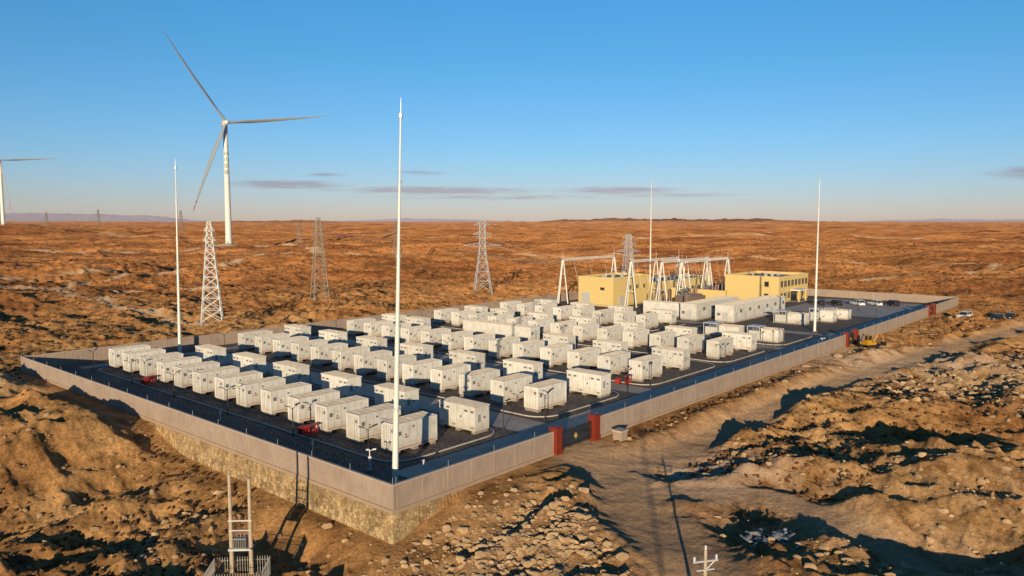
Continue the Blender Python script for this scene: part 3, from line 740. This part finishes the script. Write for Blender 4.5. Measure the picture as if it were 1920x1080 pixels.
# ------------------------------------------------------------------ lamps, cameras, cabinets
def m_lamp():
    b=MB();b.tube((0,0,0),(0,0,.3),.1,.1,'black');b.tube((0,0,.3),(0,0,3.3),.06,.05,'black')
    for s in (-1,1):
        b.tube((0,0,3.15),(s*.55,0,3.55),.03,.03,'black',6);T=Matrix.Translation((s*.75,0,3.62))@Matrix.Rotation(-s*.3,4,'Y');b.box(-.3,-.12,-.04,.3,.12,.04,'black',T)
    return b.mesh("street_lamp")
ml=m_lamp()
for u,v in [(7.6,13),(7.6,27),(7.6,42),(7.6,57),(7.6,71),(7.6,86),(25.5,10),(32.2,9),(51.7,9.2),(57.9,9.1),(82.5,9),(103.2,9),(108.3,9),(128,9),(25.5,50),(52.2,50),(82.8,45),(103.2,50),(140,9),(155,9),(170,9),(32,88),(58,88),(83,88)]:
    puts("street_lamp",ml,u,v,.02,jit(.6))
def cctv(u,v,h=2.4):
    b=MB();b.box(-.25,-.25,0,.25,.25,.2,'conc');b.tube((0,0,.2),(0,0,h),.06,.05,'whitesteel');b.box(-.15,-.12,h*.5,.15,.12,h*.68,'whitesteel')
    b.tube((0,0,h-.1),(.45,0,h-.05),.03,.03,'whitesteel');b.box(.3,-.07,h-.05,.65,.07,h+.08,'whitesteel');b.box(-.35,-.07,h-.05,-.05,.07,h+.08,'whitesteel');b.tube((.45,0,h-.15),(.45,0,h-.3),.09,.06,'black')
    puts("security_camera",b,u,v,.02,-.6)
cctv(5.4,10,2.2);cctv(110,2,2.2)
def fire(u,v):
    b=MB();b.box(-.5,-.35,0,.5,.35,.7,'red')
    b.poly([(-.55,-.4,.7),(.55,-.4,.7),(.55,.4,.88),(-.55,.4,.88)],'red');puts("fire_sand_box",b,u,v,.1,.2)
    b=MB()
    for x in (-.7,.7):
        for y in (-.25,.25): b.box(x-.04,y-.04,0,x+.04,y+.04,1.35,'red')
    b.box(-.85,-.4,1.35,.85,.4,1.42,'red');b.box(-.7,-.25,.3,.7,.25,.35,'red')
    for i in range(4):
        x=-.52+i*.35;b.tube((x,0,.35),(x,0,.85),.1,.1,'red',8);b.tube((x,0,.85),(x,0,1.0),.04,.03,'black',6)
    puts("fire_extinguisher_stand",b,u-.1,v-1.9,.1,.2)
fire(8.7,26.6);fire(8.8,69);fire(57.2,14.5)
for (u,v) in [(5.5,20),(5.5,40),(9,6)]:
    b=MB();b.tube((0,0,0),(0,0,.9),.06,.06,'whitesteel');b.box(-.12,-.05,.9,.12,.05,1.15,'whitesteel');puts("marker_post",b,u,v,.02)

# ------------------------------------------------------------------ H-frame utility pole (left foreground) and its fence
def util():
    x,y=-22.1,60.6;z=H1(x,y)-.3
    b=MB();h=4.5-z
    for dx,dh in ((-.78,.15),(.78,-.25)): b.tube((dx,0,0),(dx,0,h+dh),.18,.13,'pole',10)
    b.box(-.95,-.2,h-3.75,.95,-.1,h-3.65,'galv');b.box(-.9,-.2,h-4.55,.9,-.1,h-4.47,'galv')
    for dx in (-.45,0,.45): b.tube((dx,-.1,h-3.65),(dx,-.1,h-3.3),.05,.05,'insul',6);b.tube((dx,-.1,h-3.7),(dx+.1,-.1,h-4.5),.02,.02,'black',4)
    b.box(-.9,-.5,h-6.1,.9,.5,h-5.95,'galv');b.box(-.5,-.4,h-5.95,.5,.4,h-5.1,'trgrey')
    for i in range(7): b.box(-.45+i*.14,-.58,h-5.85,-.41+i*.14,-.4,h-5.2,'trgrey')
    for dx in (-.3,0,.3): b.tube((dx,0,h-5.1),(dx,0,h-4.75),.06,.04,'insul',6)
    put("utility_pole",b,x,y,z,.05)
    b=MB();zf=1.9
    def side(p,q):
        n=int((Vector(q)-Vector(p)).length/.2)
        for i in range(n+1):
            c=Vector(p).lerp(Vector(q),i/n);b.box(c.x-.022,c.y-.022,0,c.x+.022,c.y+.022,zf,'fence')
        for zz in (.3,zf-.3): b.tube((p[0],p[1],zz),(q[0],q[1],zz),.025,.025,'fence',4)
    side((-2.2,-1.5),(2.2,-1.5));side((2.2,-1.5),(2.2,1.6));side((2.2,1.6),(-2.2,1.6));side((-2.2,1.6),(-2.2,-1.5))
    put("steel_fence",b,x+.1,y-1.2,-4.35,.1)
util()
def dpole(x,y,top,name="power_pole"):
    z=H1(x,y)-.3;h=top-z;b=MB();b.tube((0,0,0),(0,0,h),.16,.10,'pole',10)
    b.box(-.85,-.05,h-.75,.85,.05,h-.65,'galv');b.box(-.6,-.05,h-1.3,.6,.05,h-1.22,'galv')
    for dx in (-.75,0,.75):
        zz=h-.65 if dx else h
        b.tube((dx,0,zz),(dx,0,zz+.3),.04,.04,'whitesteel',6)
        for j in range(3): b.tube((dx,0,zz+.06+j*.09),(dx,0,zz+.1+j*.09),.08,.08,'whitesteel',8)
    b.tube((0,0,h-1.3),(.7,0,h-.7),.03,.03,'galv',4)
    put(name,b,x,y,z,.25)
dpole(12.0,46,4.7);dpole(2.3,-15,17.5);dpole(-6,-22,11.5)

# ------------------------------------------------------------------ vehicles
def car(k,name,x,y,rz,z=None):
    b=MB();w_=.93
    body=[(-2.3,.35),(-2.35,.8),(-2.25,1.05),(1.2,1.08),(2.1,.95),(2.33,.7),(2.3,.35)]
    b.prism(body,-w_,w_,k)
    cab=[(-2.15,1.05),(-1.95,1.62),(-1.6,1.74),(.25,1.74),(.6,1.65),(1.25,1.06)]
    b.prism(cab,-.8,.8,'glass');b.box(-1.9,-.78,1.72,.4,.78,1.78,k)
    for xx in (-2.02,-.8,.25):
        for s in (-1,1): b.box(xx-.05,s*.81-.02,1.05,xx+.05,s*.81+.02,1.72,k)
    for xx in (-1.45,1.45):
        for s in (-1,1): b.tube((xx,s*.72,.36),(xx,s*.97,.36),.37,.37,'tyre',14);b.tube((xx,s*.95,.36),(xx,s*.985,.36),.2,.2,'galv',10)
    b.box(2.3,-.75,.7,2.36,-.4,.85,'whitesteel');b.box(2.3,.4,.7,2.36,.75,.85,'whitesteel');b.box(-2.38,-.8,.75,-2.3,-.5,.95,'red');b.box(-2.38,.5,.75,-2.3,.8,.95,'red')
    put(name,b,x,y,H1(x,y) if z is None else z,rz)
for u,v,k,rz in [(197,22,'carwhite',.9),(200,18,'carwhite',.9),(193,27,'cardark',.9),(190,31,'cardark',.9),(203,14,'cardark',.9)]:
    x,y=W(u,v);car(k,"parked_car",x,y,SA+rz,.02)
for u,v,k,rz in [(184,-8.5,'carwhite',2.9),(193,-14,'cardark',2.9),(200,-16,'cardark',3.1)]:
    x,y=W(u,v);car(k,"parked_suv",x,y,SA+rz)
def excavator(x,y,rz):
    b=MB()
    for s in (-1,1):
        b.prism([(-1.5,.15),(-1.7,.4),(-1.5,.7),(1.5,.7),(1.7,.4),(1.5,.15)],s*1.05-.22,s*1.05+.22,'tyre')
    b.box(-.6,-.8,.5,.6,.8,.85,'black');b.box(-1.7,-1.1,.85,1.0,1.1,1.5,'excav');b.box(-1.7,-1.0,1.5,-.4,.1,1.95,'excav')
    b.box(-.3,.15,1.5,1.0,1.05,2.65,'glass');b.box(-.35,.1,2.65,1.05,1.1,2.75,'excav')
    for xx in (-.3,.95):
        for yy in (.12,1.0): b.box(xx-.03,yy-.03,1.5,xx+.08,yy+.08,2.65,'excav')
    for p,q,w_ in (((.8,-.3,1.4),(2.3,-.3,3.1),.17),((2.3,-.3,3.1),(3.7,-.3,2.6),.14),((3.7,-.3,2.6),(3.9,-.3,1.2),.11)): b.tube(p,q,w_,w_,'excav',4)
    b.prism([(3.5,.4),(3.6,1.2),(4.2,1.2),(4.5,.7),(4.1,.3)],-.75,.15,'black');b.tube((1,-.3,1.3),(2.,-.3,2.5),.07,.07,'galv',6)
    o=put("excavator",b,x,y,H1(x,y)+.1,rz);o.scale=(.9,.9,.9)
x,y=W(119.5,-4.0);excavator(x,y,.4)

b=MB()
for i in range(46):
    T=Matrix.Translation((random.gauss(0,1.2),random.gauss(0,.8),.2+random.random()*.4))@Matrix.Rotation(random.uniform(-.5,.5),4,'X')@Matrix.Rotation(random.uniform(-.5,.5),4,'Y')@Matrix.Rotation(random.random()*6,4,'Z')
    s=random.uniform(.15,.6);b.box(-s,-s*.4,-.02,s,s*.4,.02,random.choice(['tarp','tarp','seam','tarp','seam2','black']),T)
for i in range(14):
    a=random.random()*6.28;b.tube((0,0,.2),(math.cos(a)*random.uniform(1,2),math.sin(a)*1.3,random.uniform(.6,1.3)),.03,.02,'black',4)
put("debris_pile",b,21,60.5,H1(21,60.5)+.1,.4)

# ------------------------------------------------------------------ camera, sun, sky
cd=bpy.data.cameras.new("camera");cam=bpy.data.objects.new("camera",cd);col.objects.link(cam)
cam.location=(0,0,25);cam.rotation_euler=(R(90)-math.atan(125/1440),0,0);cd.sensor_width=36;cd.lens=27;cd.clip_start=.5;cd.clip_end=40000
sc.camera=cam
ELV=9.0;az=math.atan2(-.125,-.992)
sd=Vector((math.sin(az)*math.cos(R(ELV)),math.cos(az)*math.cos(R(ELV)),math.sin(R(ELV))))
sl=bpy.data.lights.new("sun","SUN");sl.energy=5;sl.angle=R(.5);sl.color=(1,.81,.54)
so=bpy.data.objects.new("sun",sl);so.rotation_euler=sd.to_track_quat('Z','Y').to_euler();col.objects.link(so)
w=bpy.data.worlds.new("World");sc.world=w;w.use_nodes=True;nt=w.node_tree;L=nt.links
bg=nt.nodes["Background"]
sky=N(nt,"ShaderNodeTexSky");sky.sky_type='NISHITA';sky.sun_disc=False;sky.sun_elevation=R(ELV);sky.sun_rotation=az%(2*math.pi);sky.altitude=1200;sky.air_density=1;sky.dust_density=.6;sky.ozone_density=2
tc=N(nt,"ShaderNodeTexCoord")
sp=N(nt,"ShaderNodeSeparateXYZ");L.new(tc.outputs["Generated"],sp.inputs[0])
tint=ramp(nt,[(0,(.76,.70,1.04)),(.025,(.68,.70,1.03)),(.09,(.55,.77,1.07)),(.2,(.41,.85,1.12)),(.32,(.36,.96,1.30))]);L.new(sp.outputs["Z"],tint.inputs[0])
tm=N(nt,"ShaderNodeMix",data_type="RGBA",blend_type="MULTIPLY");tm.inputs[0].default_value=1;L.new(sky.outputs[0],tm.inputs[6]);L.new(tint.outputs[0],tm.inputs[7])
gl=ramp(nt,[(.0,.38),(.6,1.)]);gm=N(nt,"ShaderNodeMapRange");gm.inputs[1].default_value=-1;gm.inputs[2].default_value=1;L.new(sp.outputs["Y"],gm.inputs[0]);L.new(gm.outputs[0],gl.inputs[0])
tm2=N(nt,"ShaderNodeMix",data_type="RGBA",blend_type="MULTIPLY");tm2.inputs[0].default_value=1;L.new(tm.outputs[2],tm2.inputs[6]);L.new(gl.outputs[0],tm2.inputs[7])
SKY=tm2.outputs[2]
def mth(op,x,y=None):
    n=N(nt,"ShaderNodeMath",operation=op)
    for i,q in enumerate((x,y)):
        if q is None: continue
        if isinstance(q,(int,float)): n.inputs[i].default_value=q
        else: L.new(q,n.inputs[i])
    return n.outputs[0]
azn=mth("ARCTAN2",sp.outputs["X"],sp.outputs["Y"])
cv=N(nt,"ShaderNodeCombineXYZ");L.new(azn,cv.inputs[0]);L.new(sp.outputs["Z"],cv.inputs[1])
mp=N(nt,"ShaderNodeMapping");mp.inputs["Scale"].default_value=(22,260,1);L.new(cv.outputs[0],mp.inputs[0])
cn=N(nt,"ShaderNodeTexNoise",Scale=1,Detail=8,Roughness=.6);L.new(mp.outputs[0],cn.inputs["Vector"])
tot=None
for (a,e,sa,se,am) in [(-.285,.0455,.060,.0050,1.),(-.10,.0395,.115,.0045,1.),(.135,.0395,.070,.0045,.9),(-.02,.031,.15,.004,.5),(.61,.052,.05,.007,1.1),(-.115,.062,.035,.003,.55),(-.235,.058,.025,.0025,.6),(.2,.033,.09,.003,.55)]:
    A=mth("POWER",mth("ABSOLUTE",mth("DIVIDE",mth("SUBTRACT",azn,a),sa)),2.)
    E=mth("POWER",mth("ABSOLUTE",mth("DIVIDE",mth("SUBTRACT",sp.outputs["Z"],e),se)),2.)
    g=mth("MULTIPLY",mth("POWER",2.718,mth("MULTIPLY",mth("ADD",A,E),-1.)),am)
    tot=g if tot is None else mth("MAXIMUM",tot,g)
cm=mth("MULTIPLY",mth("ADD",mth("MULTIPLY",mth("SUBTRACT",cn.outputs["Fac"],.5),3.2),1.),tot)
cr_=ramp(nt,[(.12,0.),(.75,.8)]);L.new(cm,cr_.inputs[0])
cmul=N(nt,"ShaderNodeMix",data_type="RGBA",blend_type="MULTIPLY");cmul.inputs[0].default_value=1;L.new(SKY,cmul.inputs[6]);cmul.inputs[7].default_value=(.84,.58,.57,1)
cmx=N(nt,"ShaderNodeMix",data_type="RGBA");L.new(cr_.outputs[0],cmx.inputs[0]);L.new(SKY,cmx.inputs[6]);L.new(cmul.outputs[2],cmx.inputs[7])
L.new(cmx.outputs[2],bg.inputs["Color"]);bg.inputs["Strength"].default_value=.13
sc.view_settings.view_transform='Standard';sc.view_settings.look='None';sc.view_settings.exposure=0
